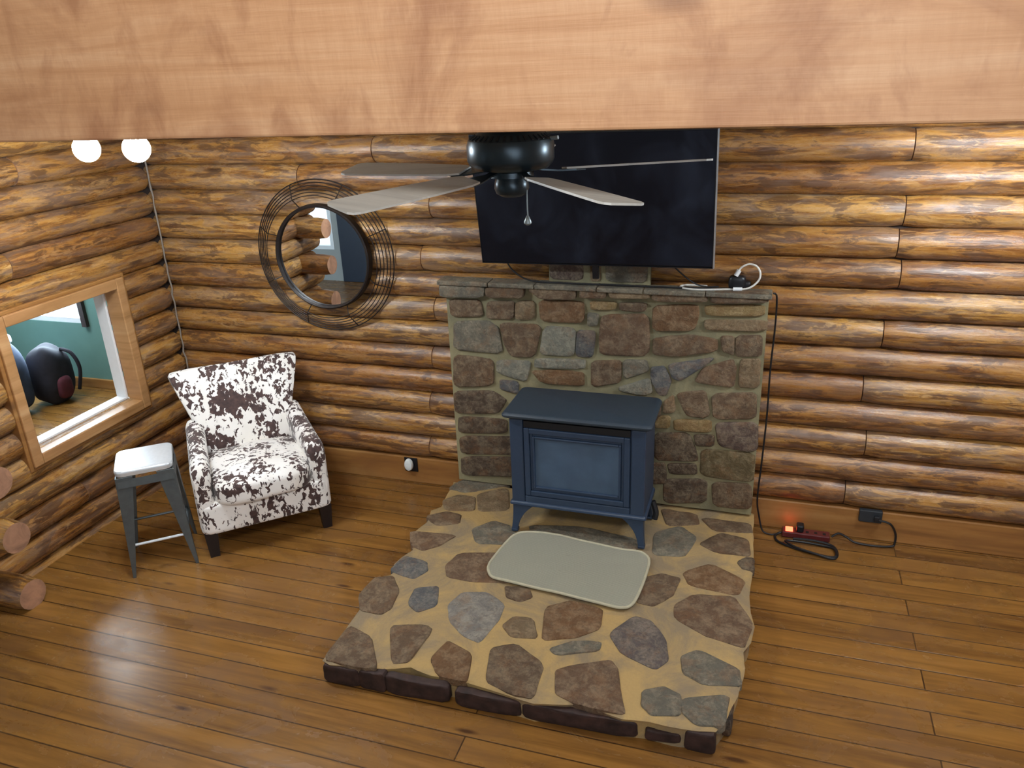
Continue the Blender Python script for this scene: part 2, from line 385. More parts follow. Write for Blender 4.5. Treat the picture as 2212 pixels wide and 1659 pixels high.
HEARTH = [
 ('B', [(2.062,-1.813),(2.064,-1.58),(2.2,-1.633),(2.315,-1.798),(2.253,-1.815)]),
 ('B', [(1.998,-1.353),(2.005,-1.209),(2.091,-1.169),(2.17,-1.273),(2.193,-1.403),(2.165,-1.458),(2.058,-1.455)]),
 ('U', [(2.056,-1.122),(2.078,-0.99),(2.205,-1.007),(2.241,-1.074),(2.202,-1.158)]),
 ('R', [(1.998,-0.749),(2.27,-0.723),(2.208,-0.845),(2.147,-0.902),(2.07,-0.88)]),
 ('B', [(2.026,-0.582),(2.116,-0.5),(2.212,-0.512),(2.233,-0.599),(2.126,-0.649)]),
 ('T', [(2.048,-0.382),(2.116,-0.301),(2.224,-0.3),(2.272,-0.449),(2.107,-0.478)]),
 ('T', [(2.229,-0.26),(2.383,-0.143),(2.469,-0.388),(2.302,-0.442)]),
 ('G', [(2.027,-0.231),(2.07,-0.111),(2.353,-0.028),(2.377,-0.104),(2.152,-0.253)]),
 ('G', [(2.337,-0.641),(2.422,-0.529),(2.546,-0.565),(2.588,-0.642),(2.564,-0.733),(2.407,-0.763)]),
 ('R', [(2.326,-1.014),(2.348,-0.891),(2.56,-0.826),(2.705,-1.062),(2.497,-1.099),(2.371,-1.096)]),
 ('U', [(2.249,-1.235),(2.353,-1.19),(2.401,-1.331),(2.333,-1.398),(2.267,-1.35)]),
 ('S', [(2.465,-1.314),(2.493,-1.206),(2.612,-1.174),(2.722,-1.246),(2.728,-1.356),(2.698,-1.528),(2.605,-1.495),(2.511,-1.414)]),
 ('B', [(2.254,-1.529),(2.415,-1.486),(2.454,-1.505),(2.439,-1.724),(2.374,-1.755)]),
 ('O', [(2.531,-1.685),(2.559,-1.559),(2.69,-1.615),(2.732,-1.775),(2.596,-1.767)]),
 ('B', [(2.766,-1.553),(2.865,-1.498),(3.017,-1.594),(3.029,-1.791),(2.938,-1.786),(2.816,-1.752)]),
 ('B', [(2.686,-1.103),(2.801,-1.09),(2.834,-1.15),(2.79,-1.195),(2.722,-1.179)]),
 ('O', [(2.929,-1.207),(3.032,-1.131),(3.189,-1.154),(3.203,-1.29),(3.12,-1.371),(2.974,-1.439)]),
 ('T', [(2.77,-1.391),(2.799,-1.321),(2.888,-1.313),(2.943,-1.433),(2.829,-1.449)]),
 ('G', [(3.024,-1.483),(3.121,-1.414),(3.228,-1.385),(3.23,-1.441),(3.061,-1.514)]),
 ('R', [(3.087,-1.614),(3.132,-1.575),(3.296,-1.491),(3.338,-1.545),(3.362,-1.652),(3.411,-1.779),(3.232,-1.771),(3.121,-1.742)]),
 ('C', [(3.261,-1.318),(3.349,-1.167),(3.428,-1.184),(3.499,-1.284),(3.534,-1.413),(3.492,-1.49),(3.338,-1.425)]),
 ('G', [(3.593,-1.384),(3.657,-1.325),(3.828,-1.399),(3.845,-1.494),(3.701,-1.522),(3.613,-1.483)]),
 ('G', [(3.462,-1.636),(3.54,-1.59),(3.611,-1.619),(3.623,-1.72),(3.513,-1.75),(3.475,-1.715)]),
 ('G', [(3.622,-1.64),(3.804,-1.566),(3.791,-1.739),(3.69,-1.751),(3.637,-1.704)]),
 ('G', [(3.338,-0.43),(3.46,-0.323),(3.559,-0.416),(3.515,-0.61),(3.356,-0.631)]),
 ('B', [(3.586,-0.472),(3.685,-0.342),(3.827,-0.369),(3.844,-0.525),(3.677,-0.529)]),
 ('D', [(3.79,-0.596),(3.834,-0.547),(3.863,-0.549),(3.867,-0.651),(3.818,-0.645)]),
 ('O', [(3.531,-0.757),(3.655,-0.65),(3.828,-0.751),(3.8,-0.878),(3.572,-0.853)]),
 ('B', [(3.339,-0.861),(3.423,-0.803),(3.517,-0.814),(3.495,-0.959),(3.42,-1.061),(3.339,-1.05)]),
 ('R', [(3.523,-1.033),(3.6,-0.931),(3.782,-0.899),(3.835,-0.998),(3.875,-1.08),(3.846,-1.253),(3.673,-1.208),(3.535,-1.125)]),
 ('G', [(2.641,-0.519),(2.929,-0.469),(3.25,-0.516),(3.277,-0.612),(2.966,-0.63),(2.683,-0.618)]),
 ('B', [(3.335,-0.16),(3.536,-0.18),(3.557,-0.276),(3.392,-0.329)]),
 ('B', [(3.567,-0.206),(3.831,-0.207),(3.845,-0.291),(3.65,-0.319)]),
 ('G', [(2.483,-0.119),(2.778,-0.099),(2.807,-0.267),(2.522,-0.289)]),
 ('B', [(2.808,-0.117),(3.094,-0.097),(3.12,-0.237),(2.839,-0.271)]),
]
OUTLINE = [(2.017, -0.131), (2.048, -0.374), (2.056, -0.44), (2.014, -0.495), (2.039, -0.622), (2.011, -0.736), (2.029, -0.825), (2.08, -0.906), (2.054, -0.982), (2.039, -1.052), (2.073, -1.151), (2.0, -1.203), (1.99, -1.327), (2.042, -1.443), (2.048, -1.543), (2.059, -1.725), (2.056, -1.815), (2.096, -1.832), (2.251, -1.811), (2.359, -1.787), (2.46, -1.751), (2.56, -1.777), (2.732, -1.776), (2.847, -1.787), (3.036, -1.813), (3.214, -1.769), (3.319, -1.782), (3.407, -1.796), (3.506, -1.786), (3.639, -1.786), (3.704, -1.78), (3.769, -1.766), (3.811, -1.674), (3.84, -1.549), (3.862, -1.375), (3.846, -1.274), (3.876, -1.203), (3.89, -1.084), (3.868, -0.986), (3.859, -0.857), (3.866, -0.571), (3.855, -0.249), (3.851, -0.067)]
RUG = [(2.546, -0.986), (2.56, -0.816), (2.583, -0.683), (2.62, -0.63), (2.707, -0.604), (2.841, -0.608), (2.977, -0.63), (3.186, -0.659), (3.296, -0.653), (3.343, -0.694), (3.353, -0.756), (3.35, -0.92), (3.335, -1.076), (3.313, -1.129), (3.265, -1.145), (3.137, -1.128), (2.897, -1.097), (2.673, -1.077), (2.595, -1.069)]

# ------------------------------------------------------------------ the shell of the room
HEAD_Z = 2.40; CEIL_Z = 2.43; RX = 6.3; LEND = -1.98
struct(obj('floor', boxbm(-4.2, RX + .2, -6.5, 1.2, -.06, 0), M_floor, smooth=False))
bm = bmesh.new()
vs = box(bm, -.16, RX + .1, -2.38, .14, CEIL_Z, CEIL_Z + .08)
for v_ in vs:
    if v_.co.y < -1: v_.co.y = -2.44 + .04 * v_.co.x + .02
struct(obj('ceiling', bm, M_ceil, smooth=False))
beam = obj('header_beam', boxbm(-1.5, RX + 1, -.05, .05, 0, .62), M_beam, smooth=False)
beam.location = (0, -2.47, HEAD_Z); beam.rotation_euler = (0, 0, math.radians(2.3)); bevel(beam, .006)
struct(beam); beam.name = 'trim_1'

ROW = .1556; Z0 = .19; LR = .0820
GRAY = None
def log_piece(bm, gl, a0, a1, zc, along, off, seed, r=LR, mi=0, endmi=0, ends=True):
    """one log along X or Y; off is the position of its axis across the wall"""
    L = a1 - a0; ns = max(2, int(L / .07)); n = 22; rings = []
    for i in range(ns + 1):
        t = a0 + L * i / ns
        e = min(i, ns - i) / ns * L
        sh = 1 - .10 * max(0, 1 - e / .012) if e < .02 else 1
        wob = .0035 * noise.noise(Vector((t * 1.7, seed * 3.1, 0)))
        ring = []
        for k in range(n):
            th = 2 * PI * k / n
            rr = r * sh * (1 + .035 * noise.noise(Vector((t * 2.2, math.cos(th) * 1.2 + seed, math.sin(th) * 1.2)))) 
            d = rr * math.cos(th); z = zc + wob + rr * math.sin(th)
            p = (t, off - d, z) if along == 'X' else (off + d, t, z)
            ring.append((p, (t, th * r, seed)))
        rings.append(ring)
    V = [[bm.verts.new(p) for p, g in ring] for ring in rings]
    for a, ra, b, rb in zip(V, rings, V[1:], rings[1:]):
        for k in range(n):
            j = (k + 1) % n
            f = bm.faces.new((a[k], a[j], b[j], b[k])); f.material_index = mi
            for lp, (vv, g) in zip(f.loops, ((a[k], ra[k][1]), (a[j], (ra[j][1][0], (k + 1) * 2 * PI / n * r, seed)), (b[j], (rb[j][1][0], (k + 1) * 2 * PI / n * r, seed)), (b[k], rb[k][1]))):
                lp[gl] = g
    for ring in (V[0], V[-1]):
        f = bm.faces.new(ring); f.material_index = endmi
        for lp in f.loops: lp[gl] = (0, 0, seed)
def new_logs():
    bm = bmesh.new(); return bm, bm.loops.layers.float_vector.new('gv')

M_gap = plain('dark_gap_backing', S(44, 32, 26), .9)  # dark backing added behind the logs, stops light leaks and deepens the gaps
# back wall: rows of logs, each with its own butt joints
bm, gl = new_logs()
joints = {1: [1.82, 4.32], 3: [1.85, 4.39], 5: [1.89, 4.34], 7: [1.93, 4.40], 9: [1.87, 4.44], 10: [4.41], 11: [1.95, 4.42], 12: [1.11], 13: [1.62, 4.42], 14: [3.0]}
rr_ = random.Random(3)
for k in range(1, 16):
    zc = Z0 + ROW * (k - .5)
    xs = [-.02] + sorted(joints.get(k, [])) + [RX]
    for i, (a, b) in enumerate(zip(xs, xs[1:])):
        log_piece(bm, gl, a + .0025, b - .0025, zc, 'X', .035, k * 3.37 + i * 1.71, endmi=1)
box(bm, -.05, RX, .02, .07, 0, CEIL_Z, 2)
wb = struct(obj('wall_back', bm, [M_log, M_end, M_gap]))
struct(obj('baseboard_back', boxbm(.0, RX, -.022, .06, 0, .186), M_base, smooth=False))
bevel(bpy.data.objects['baseboard_back'], .008)

# left wall with the framed opening to the next room; logs of a cross wall poke through near its end
OY0, OY1, OZ0, OZ1 = -1.30, -.52, .655, 1.385   # clear opening
bm, gl = new_logs()
for k in range(-2, 15):
    zc = Z0 + ROW * (k + .5)
    lo, hi = zc - ROW / 2, zc + ROW / 2
    e = LEND + (.06 * rr_.random() if k % 2 else -.03)
    if hi > OZ0 + .01 and lo < OZ1 + .03: segs = [(e, OY0 - .03), (OY1 + .03, -.055)]
    else:
        segs = [(e, -.055)] if k % 3 else [(e, -.9 - .3 * rr_.random()), (-.885, -.055)]
        if len(segs) == 2: segs[1] = (segs[0][1] + .005, -.055)
    for i, (a, b) in enumerate(segs):
        log_piece(bm, gl, a, b, zc, 'Y', -.035, 60 + k * 2.9 + i * 1.3, endmi=1)
for k in range(-1, 15, 2):
    zc = Z0 + ROW * (k + .5)
    ex = .27 + .03 * rr_.random()
    log_piece(bm, gl, -.9, ex, zc - .04 if k == -1 else zc, 'X', -1.745, 120 + k * 2.3, r=.088, endmi=1)
for (y0, y1, z0, z1) in ((LEND + .06, OY0 - .02, 0, CEIL_Z), (OY1 + .02, .05, 0, CEIL_Z), (OY0 - .02, OY1 + .02, 0, OZ0 - .01), (OY0 - .02, OY1 + .02, OZ1 + .01, CEIL_Z)): box(bm, -.062, -.02, y0, y1, z0, z1, 2)
wl = struct(obj('wall_left', bm, [M_log, M_end, M_gap]))
# right wall, mostly outside the frame
bm, gl = new_logs()
for k in range(-1, 15): log_piece(bm, gl, -3.4, -.055, Z0 + ROW * (k + .5), 'Y', RX - .0, 200 + k * 2.1, endmi=1)
struct(obj('wall_right', bm, [M_log, M_end]))
# caulk down the corner
bm = bmesh.new()
tube(bm, [(.045 + .012 * noise.noise(Vector((0, 0, i * .9))), -.052 + .006 * noise.noise(Vector((4, 0, i * .7))), .02 + i * .05) for i in range(48)], lambda t: .0055 + .003 * noise.noise(Vector((t * 40, 2, 2))), 6)
struct(obj('trim_2', bm, M_chink))

# framed opening
w1 = empty('window_1', (0, -.91, 1.02)); struct(w1)
def kid(name, bm, m, parent, **k):
    o = obj(name, bm, m, None, **k)
    o.parent = parent; o.matrix_parent_inverse = parent_inv(parent); return o
def parent_inv(p):
    M = Matrix.Translation(p.location) @ p.rotation_euler.to_matrix().to_4x4()
    if p.parent: M = Matrix.Translation((0, 0, 0)) @ M
    return M.inverted()
bm = bmesh.new()
CW = .062
for (y0, y1, z0, z1) in ((OY0 - CW, OY0, OZ0 - CW, OZ1 + CW), (OY1, OY1 + CW, OZ0 - CW, OZ1 + CW), (OY0, OY1, OZ0 - CW, OZ0), (OY0, OY1, OZ1, OZ1 + CW)):
    box(bm, -.045, .066, y0, y1, z0, z1)
o = kid('casing', bm, M_casing, w1, smooth=False); bevel(o, .006)
bm = bmesh.new(); EW = .022
a0, a1, b0, b1 = OY0 - CW, OY1 + CW, OZ0 - CW, OZ1 + CW
for (y0, y1, z0, z1) in ((a0 - EW, a0 + .001, b0 - EW, b1 + EW), (a1 - .001, a1 + EW, b0 - EW, b1 + EW), (a0, a1, b0 - EW, b0 + .001), (a0, a1, b1 - .001, b1 + EW)):
    box(bm, -.03, .052, y0, y1, z0, z1)
o = kid('casing_edge', bm, M_base, w1, smooth=False); bevel(o, .005)
bm = bmesh.new(); LW = .016
for (y0, y1, z0, z1) in ((OY0, OY0 + LW, OZ0, OZ1), (OY1 - LW, OY1, OZ0, OZ1), (OY0 + LW, OY1 - LW, OZ0, OZ0 + LW), (OY0 + LW, OY1 - LW, OZ1 - LW, OZ1)):
    box(bm, -.125, -.046, y0, y1, z0, z1)
o = kid('jamb_liner', bm, M_white, w1, smooth=False); bevel(o, .003)

# the next room, seen through the opening
NX = -3.9
bm = bmesh.new()
WX0, WX1, WZ0, WZ1 = -2.78, -1.86, .60, 1.75
for (x0, x1, z0, z1) in ((NX, WX0, 0, 2.43), (WX1, -.14, 0, 2.43), (WX0, WX1, 0, WZ0), (WX0, WX1, WZ1, 2.43)):
    box(bm, x0, x1, .935, 1.06, z0, z1)
struct(obj('wall_next_room_back', bm, M_teal, smooth=False))
struct(obj('wall_next_room_side', boxbm(NX - .1, NX, -3.2, 1.06, 0, 2.43), M_teal, smooth=False))
struct(obj('wall_next_room_near', boxbm(-.14, -.122, .08, .935, 0, 2.43), M_teal, smooth=False))
struct(obj('ceiling_next_room', boxbm(NX - .1, -.14, -3.2, 1.06, 2.43, 2.5), M_white, smooth=False))
o = struct(obj('baseboard_next_room', boxbm(NX, -.14, .912, .936, 0, .085), M_base, smooth=False)); bevel(o, .004)
w2 = empty('window_2', (-2.32, .95, 1.17)); struct(w2)
bm = bmesh.new()
for (x0, x1, z0, z1) in ((WX0, WX0 + .04, WZ0, WZ1), (WX1 - .04, WX1, WZ0, WZ1), (WX0, WX1, WZ0, WZ0 + .045), (WX0, WX1, WZ1 - .04, WZ1), (WX0, WX1, .83, .862)):
    box(bm, x0, x1, .945, 1.0, z0, z1)
kid('sash', bm, M_white, w2, smooth=False)
m_glass, nt, b = mat('window_glass'); n = N(nt)
tr = n.new('ShaderNodeBsdfTransparent'); tr.inputs[0].default_value = (.95, .97, .97, 1); gl_ = n.new('ShaderNodeBsdfGlossy'); gl_.inputs['Roughness'].default_value = .02
mx = n.new('ShaderNodeMixShader'); mx.inputs[0].default_value = .07; n.link(tr.outputs[0], mx.inputs[1]); n.link(gl_.outputs[0], mx.inputs[2])
n.link(mx.outputs[0], nt.nodes['Material Output'].inputs['Surface'])
kid('pane', boxbm(WX0 + .03, WX1 - .03, .972, .976, WZ0 + .03, WZ1 - .03), m_glass, w2, smooth=False)
M_darkwood = plain('dark_casing', S(58, 44, 40), .5)
bm = bmesh.new(); box(bm, WX1, WX1 + .05, .90, .94, WZ0 - .02, WZ1 + .03); box(bm, WX0 - .05, WX0, .90, .94, WZ0 - .02, WZ1 + .03)
kid('side_casing', bm, M_darkwood, w2, smooth=False)

# the rest of the house round the stairs, seen only in the mirror and by the light
M_plaster = plain('pale_plaster', S(150, 152, 150), .8, var=.03, scale=4)
M_navy = plain('navy_panel_paint', S(22, 30, 48), .45)
FYW = -5.0
bm = bmesh.new()
for (x0, x1, z0, z1) in ((NX, -2.35, 0, 5), (-1.62, RX, 0, 5), (-2.35, -1.62, 0, .42), (-2.35, -1.62, 2.1, 5)): box(bm, x0, x1, FYW - .1, FYW, z0, z1)
struct(obj('wall_front', bm, M_plaster, smooth=False))
struct(obj('wall_right_rear', boxbm(RX, RX + .1, FYW, -3.3, 0, 5), M_plaster, smooth=False))
struct(obj('wall_right_upper', boxbm(RX, RX + .1, -3.3, -2.2, 2.4, 5), M_plaster, smooth=False))
struct(obj('wall_left_rear', boxbm(NX - .1, NX, FYW, -3.2, 0, 5), M_plaster, smooth=False))
struct(obj('wall_left_upper', boxbm(NX - .1, NX, -3.2, -2.2, 2.5, 5), M_plaster, smooth=False))
struct(obj('wall_above_header', boxbm(NX, RX, -2.35, -2.25, 3.0, 5), M_plaster, smooth=False))
struct(obj('ceiling_stairs', boxbm(NX, RX, FYW, -2.25, 5, 5.1), M_plaster, smooth=False))
w3 = empty('window_3', (-1.98, FYW, 1.26)); struct(w3)
bm = bmesh.new()
for (x0, x1, z0, z1) in ((-2.35, -2.30, .42, 2.1), (-1.67, -1.62, .42, 2.1), (-2.3, -1.67, .42, .47), (-2.3, -1.67, 2.05, 2.1), (-2.0, -1.97, .47, 2.05)): box(bm, x0, x1, FYW - .07, FYW + .01, z0, z1)
kid('sash', bm, M_white, w3, smooth=False)
kid('pane', boxbm(-2.31, -1.66, FYW - .05, FYW - .045, .46, 2.06), m_glass, w3, smooth=False)
d1 = struct(obj('navy_panel', boxbm(-1.52, -.60, FYW + .002, FYW + .04, .0, 2.05), M_navy, smooth=False)); bevel(d1, .006)  # unseen panel added to give the mirror its dark navy part

# ------------------------------------------------------------------ stones
TINT = dict(B=(116, 92, 68), T=(142, 118, 86), O=(136, 98, 60), Y=(168, 140, 88), G=(124, 120, 106), R=(128, 98, 72), L=(146, 146, 132),
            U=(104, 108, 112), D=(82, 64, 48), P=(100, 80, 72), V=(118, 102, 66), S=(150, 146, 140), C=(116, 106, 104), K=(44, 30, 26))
TINT = {k: S(*v) for k, v in TINT.items()}
def stone(bm, cl, poly, col, place, h, depth=.02, seed=0, cr=.12, grow=.004):
    """a rounded, lumpy stone face; place(u, v, w) maps outline and relief into the world"""
    P = chaikin([tuple(p) for p in poly], 2, cr)
    qx = sum(p[0] for p in P) / len(P); qy = sum(p[1] for p in P) / len(P); P = [(p[0] + grow * (p[0] - qx) / (math.hypot(p[0] - qx, p[1] - qy) + 1e-6), p[1] + grow * (p[1] - qy) / (math.hypot(p[0] - qx, p[1] - qy) + 1e-6)) for p in P]
    n0 = len(P); P2 = []
    for i in range(n0):                                     # extra, wobbled points
        a, c = P[i], P[(i + 1) % n0]
        for t in (0, .5):
            x, y = a[0] + (c[0] - a[0]) * t, a[1] + (c[1] - a[1]) * t
            w = .0035
            P2.append((x + w * noise.noise(Vector((x * 38, y * 38, seed))), y + w * noise.noise(Vector((x * 38, y * 38, seed + 9)))))
    P = P2; n = len(P)
    cx = sum(p[0] for p in P) / n; cy = sum(p[1] for p in P) / n
    rings = []
    for s, w in ((1.0, -depth), (1.0, h * .35), (.965, h * .8), (.88, h), (.6, h * 1.08), (.3, h * 1.1)):
        ring = []
        for p in P:
            x, y = cx + (p[0] - cx) * s, cy + (p[1] - cy) * s
            ww = w + (h * .38 * noise.noise(Vector((x * 11, y * 11, seed))) + .0016 * noise.noise(Vector((x * 45, y * 45, seed))) if w > h * .5 else 0)
            ring.append(place(x, y, ww))
        rings.append(ring)
    V = [[bm.verts.new(q) for q in r] for r in rings]
    fs = []
    for a, c in zip(V, V[1:]):
        for i in range(n): fs.append(bm.faces.new((a[i], a[(i + 1) % n], c[(i + 1) % n], c[i])))
    cv = bm.verts.new(place(cx, cy, h * 1.1))
    for i in range(n): fs.append(bm.faces.new((V[-1][i], V[-1][(i + 1) % n], cv)))
    j = .90 + .2 * random.random(); c4 = (col[0] * j, col[1] * j, col[2] * j, 1)
    for f in fs:
        for lp in f.loops: lp[cl] = c4

# chimney breast
CD = .138
chim = empty('stone_chimney', (2.94, -.06, .12))
tag(chim, 'fieldstone chimney breast with mortar joints rising behind the stove, ledge at its top', 'fireplace')
bm = bmesh.new(); box(bm, 2.055, 3.835, -CD + .012, -.056, .128, 1.404)
bmesh.ops.subdivide_edges(bm, edges=bm.edges[:], cuts=14, use_grid_fill=True)
for v in bm.verts:
    if v.co.y < -.1: v.co.y += .004 * noise.noise(v.co * 14)
kid('mortar_core', bm, M_grout, chim)
bm = bmesh.new(); cl = bm.loops.layers.float_color.new('stone_tint')
for i, (c, poly) in enumerate(CHIM):
    cap = i < 7
    stone(bm, cl, poly, TINT[c], (lambda u, v, w, cap=cap: (u, -CD - w + (-.016 if cap else .008), v)), .012 if not cap else .012, .03, i * 1.3)
kid('stones', bm, M_stone, chim)
# top slab of the ledge
bm = bmesh.new(); cl = bm.loops.layers.float_color.new('stone_tint')
xs = [2.02, 2.33, 2.60, 2.95, 3.2, 3.52, 3.85]
for i, (a, b) in enumerate(zip(xs, xs[1:])):
    n = len(bm.verts)
    box(bm, a + .002, b - .002, -.172 - .008 * random.random(), -.056, 1.405, 1.43)
    for f in bm.faces:
        for lp in f.loops:
            if lp[cl][3] == 0 or lp[cl][0] == 1: pass
for f in bm.faces:
    for lp in f.loops: lp[cl] = (*TINT['G'], 1)
o = kid('ledge_slabs', bm, M_stone, chim, smooth=False); bevel(o, .006)
# narrower flue behind the television
bm = bmesh.new(); box(bm, 2.665, 3.225, -.085, -.056, 1.431, 2.42)
kid('flue_mortar', bm, M_grout, chim, smooth=False)
bm = bmesh.new(); cl = bm.loops.layers.float_color.new('stone_tint')
z = 1.445; i = 0; R5 = random.Random(5)
while z < 2.36:
    h = .075 + .05 * R5.random(); cut = (2.86, 3.02, 2.93)[i % 3]
    spans = ((2.672, cut - .012), (cut + .012, 3.218)) if i else ((2.672, 2.855), (2.90, 2.955), (2.985, 3.205))
    for a, b in spans: stone(bm, cl, [(a, z), (b, z), (b, z + h), (a, z + h)], TINT['GBPGT'[R5.randrange(5)]], lambda u, v, w: (u, -.082 - w, v), .010, .02, 70 + z * 9 + a)
    z += h + .018; i += 1
kid('flue_stones', bm, M_stone, chim)

# hearth
hearth = empty('stone_hearth', (2.94, -.95, 0))
tag(hearth, 'raised fieldstone hearth slab with wide yellow mortar joints under the stove', 'hearth')
HT = .112
OL = OUTLINE[:]; OL = [(x, min(y, -.058)) for x, y in OL]
# finer wobbled outline
def refine(pl, step=.03):
    out = []
    for (x0, y0), (x1, y1) in zip(pl, pl[1:] + pl[:1]):
        k = max(1, int(math.hypot(x1 - x0, y1 - y0) / step))
        for i in range(k): out.append((x0 + (x1 - x0) * i / k, y0 + (y1 - y0) * i / k))
    return out
OLr = refine(OL)
cx = 2.92; cy = -.95
bm = bmesh.new(); rings = []
for s, z, dn in ((.985, .0, 1), (.985, .035, 1), (.99, .085, 1), (.998, .104, 1), (.985, HT, 0), (.93, HT, 0)):
    rings.append([(cx + (x - cx) * s + dn * .008 * noise.noise(Vector((x * 9, y * 9, z * 22))), cy + (y - cy) * s + dn * .006 * noise.noise(Vector((x * 9, y * 9, z * 22 + 5))), z + (.004 * noise.noise(Vector((x * 8, y * 8, 1))) if z >= HT else 0)) for x, y in OLr])
V = [[bm.verts.new(p) for p in r] for r in rings]; n = len(OLr)
for a, c in zip(V, V[1:]):
    for i in range(n): bm.faces.new((a[i], a[(i + 1) % n], c[(i + 1) % n], c[i]))
tf = bm.faces.new(V[-1]); bf = bm.faces.new(V[0][::-1])
bmesh.ops.triangulate(bm, faces=[tf])
kid('mortar_bed', bm, M_mortar, hearth)
bm = bmesh.new(); cl = bm.loops.layers.float_color.new('stone_tint')
for i, (c, poly) in enumerate(HEARTH):
    stone(bm, cl, poly, TINT[c], lambda u, v, w: (u, v, HT + w), .0085, .03, 200 + i * 1.7, .11, .009)
kid('top_stones', bm, M_stone, hearth)
# rough edge stones along the front and the sides
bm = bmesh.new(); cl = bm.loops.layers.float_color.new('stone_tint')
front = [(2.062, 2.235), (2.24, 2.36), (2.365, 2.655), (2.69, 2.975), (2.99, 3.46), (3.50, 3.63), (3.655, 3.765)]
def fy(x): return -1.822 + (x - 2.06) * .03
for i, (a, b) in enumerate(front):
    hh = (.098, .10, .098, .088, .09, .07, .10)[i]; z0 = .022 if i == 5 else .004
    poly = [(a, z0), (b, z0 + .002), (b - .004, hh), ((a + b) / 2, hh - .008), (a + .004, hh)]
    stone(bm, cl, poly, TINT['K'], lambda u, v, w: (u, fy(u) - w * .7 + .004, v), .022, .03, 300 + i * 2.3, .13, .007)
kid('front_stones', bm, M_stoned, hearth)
bm = bmesh.new(); cl = bm.loops.layers.float_color.new('stone_tint')
side = [(-1.68, -1.45), (-1.36, -1.2), (-1.16, -.86), (-.72, -.5), (-.42, -.2)]
for i, (a, b) in enumerate(side):
    poly = [(a, .004), (b, .004), (b, .095), (a, .098)]
    stone(bm, cl, poly, TINT['KBBGB'[i]], lambda u, v, w: (3.825 + w * .8 + .02 * (u + .9), u, v), .016, .03, 330 + i * 2.3)
kid('side_stones', bm, M_stone, hearth)

# bath mat on the hearth
M_mat = ribbed('ribbed_mat', S(138, 136, 122), S(164, 162, 148), 40)
M_matb = plain('mat_binding', S(180, 174, 150), .85)
rug = empty('hearth_mat', (3.0, -1.0, HT)); tag(rug, 'small cream ribbed rubber-cornered mat lying on the hearth before the stove', 'mat')
rug['label'] = 'small cream ribbed mat with rounded corners lying on the hearth before the stove'
RP = chaikin(RUG, 2); rz = HT + .014
bm = bmesh.new(); rings = []
rcx = sum(p[0] for p in RP) / len(RP); rcy = sum(p[1] for p in RP) / len(RP)
wav = lambda x, y: .004 * noise.noise(Vector((x * 6, y * 6, 3)))
for s, z in ((1, rz), (1, rz + .007), (.97, rz + .009), (.9, rz + .009), (.6, rz + .009), (.3, rz + .009)):
    rings.append([(rcx + (x - rcx) * s, rcy + (y - rcy) * s, z + wav(x, y)) for x, y in RP])
loft(bm, rings); kid('pile', bm, M_mat, rug)
bm = bmesh.new(); tube(bm, [(x, y, rz + .007 + wav(x, y)) for x, y in RP], .0075, 8, closed=True); kid('binding', bm, M_matb, rug)

# ------------------------------------------------------------------ stove
M_stovet = plain('stove_top_enamel', S(44, 56, 68), .5, .0, .06, 60, bump=.1)
M_stove = plain('stove_enamel', S(44, 60, 82), .42, .0, .06, 60, bump=.1)
M_stoveg = plain('stove_glass', S(66, 86, 108), .22, .0, .16, 7)
M_black = plain('black_iron', S(14, 15, 20), .6)
stove = empty('gas_stove', (2.93, -.43, HT)); tag(stove, 'freestanding blue-black cast stove on four legs standing on the stone hearth', 'stove')
zb, zt = .305, .812
bx0, bx1, by0, by1 = 2.568, 3.298, -.60, -.27
bm = bmesh.new()
box(bm, bx0, bx1, by0 + .018, by1, zb, zt)                                 # carcass
box(bm, bx0, bx0 + .075, by0, by0 + .03, zb, zt); box(bm, bx1 - .075, bx1, by0, by0 + .03, zb, zt)
box(bm, bx0 + .0752, bx1 - .0752, by0, by0 + .03, zb, zb + .05)
o = kid('body', bm, M_stove, stove, smooth=False); bevel(o, .007)
o = kid('vent_slot', boxbm(bx0 + .08, bx1 - .08, by0 + .004, by0 + .03, zt - .045, zt - .008), M_black, stove, smooth=False)
bm = bmesh.new()
dx0, dx1, dz0, dz1 = bx0 + .08, bx1 - .08, zb + .055, zt - .048
def frame(bm, x0, x1, z0, z1, w, y0, y1):
    for a in ((x0, x0 + w, z0, z1), (x1 - w, x1, z0, z1), (x0 + w, x1 - w, z0, z0 + w), (x0 + w, x1 - w, z1 - w, z1)): box(bm, a[0], a[1], y0, y1, a[2], a[3])
frame(bm, dx0, dx1, dz0, dz1, .03, by0 - .004, by0 + .02)
frame(bm, dx0 + .03, dx1 - .03, dz0 + .03, dz1 - .03, .016, by0 + .006, by0 + .02)
frame(bm, dx0 + .046, dx1 - .046, dz0 + .046, dz1 - .046, .012, by0 - .001, by0 + .02)
door = kid('door', bm, M_stove, stove, smooth=False); bevel(door, .004)
g = obj('door_glass', boxbm(dx0 + .056, dx1 - .056, by0 + .010, by0 + .017, dz0 + .056, dz1 - .056), M_stoveg, None, smooth=False)
g.parent = door; g.matrix_parent_inverse = parent_inv(stove); g.matrix_parent_inverse = Matrix.Identity(4)
g['label'] = 'blue-grey hazy glass of the stove door'
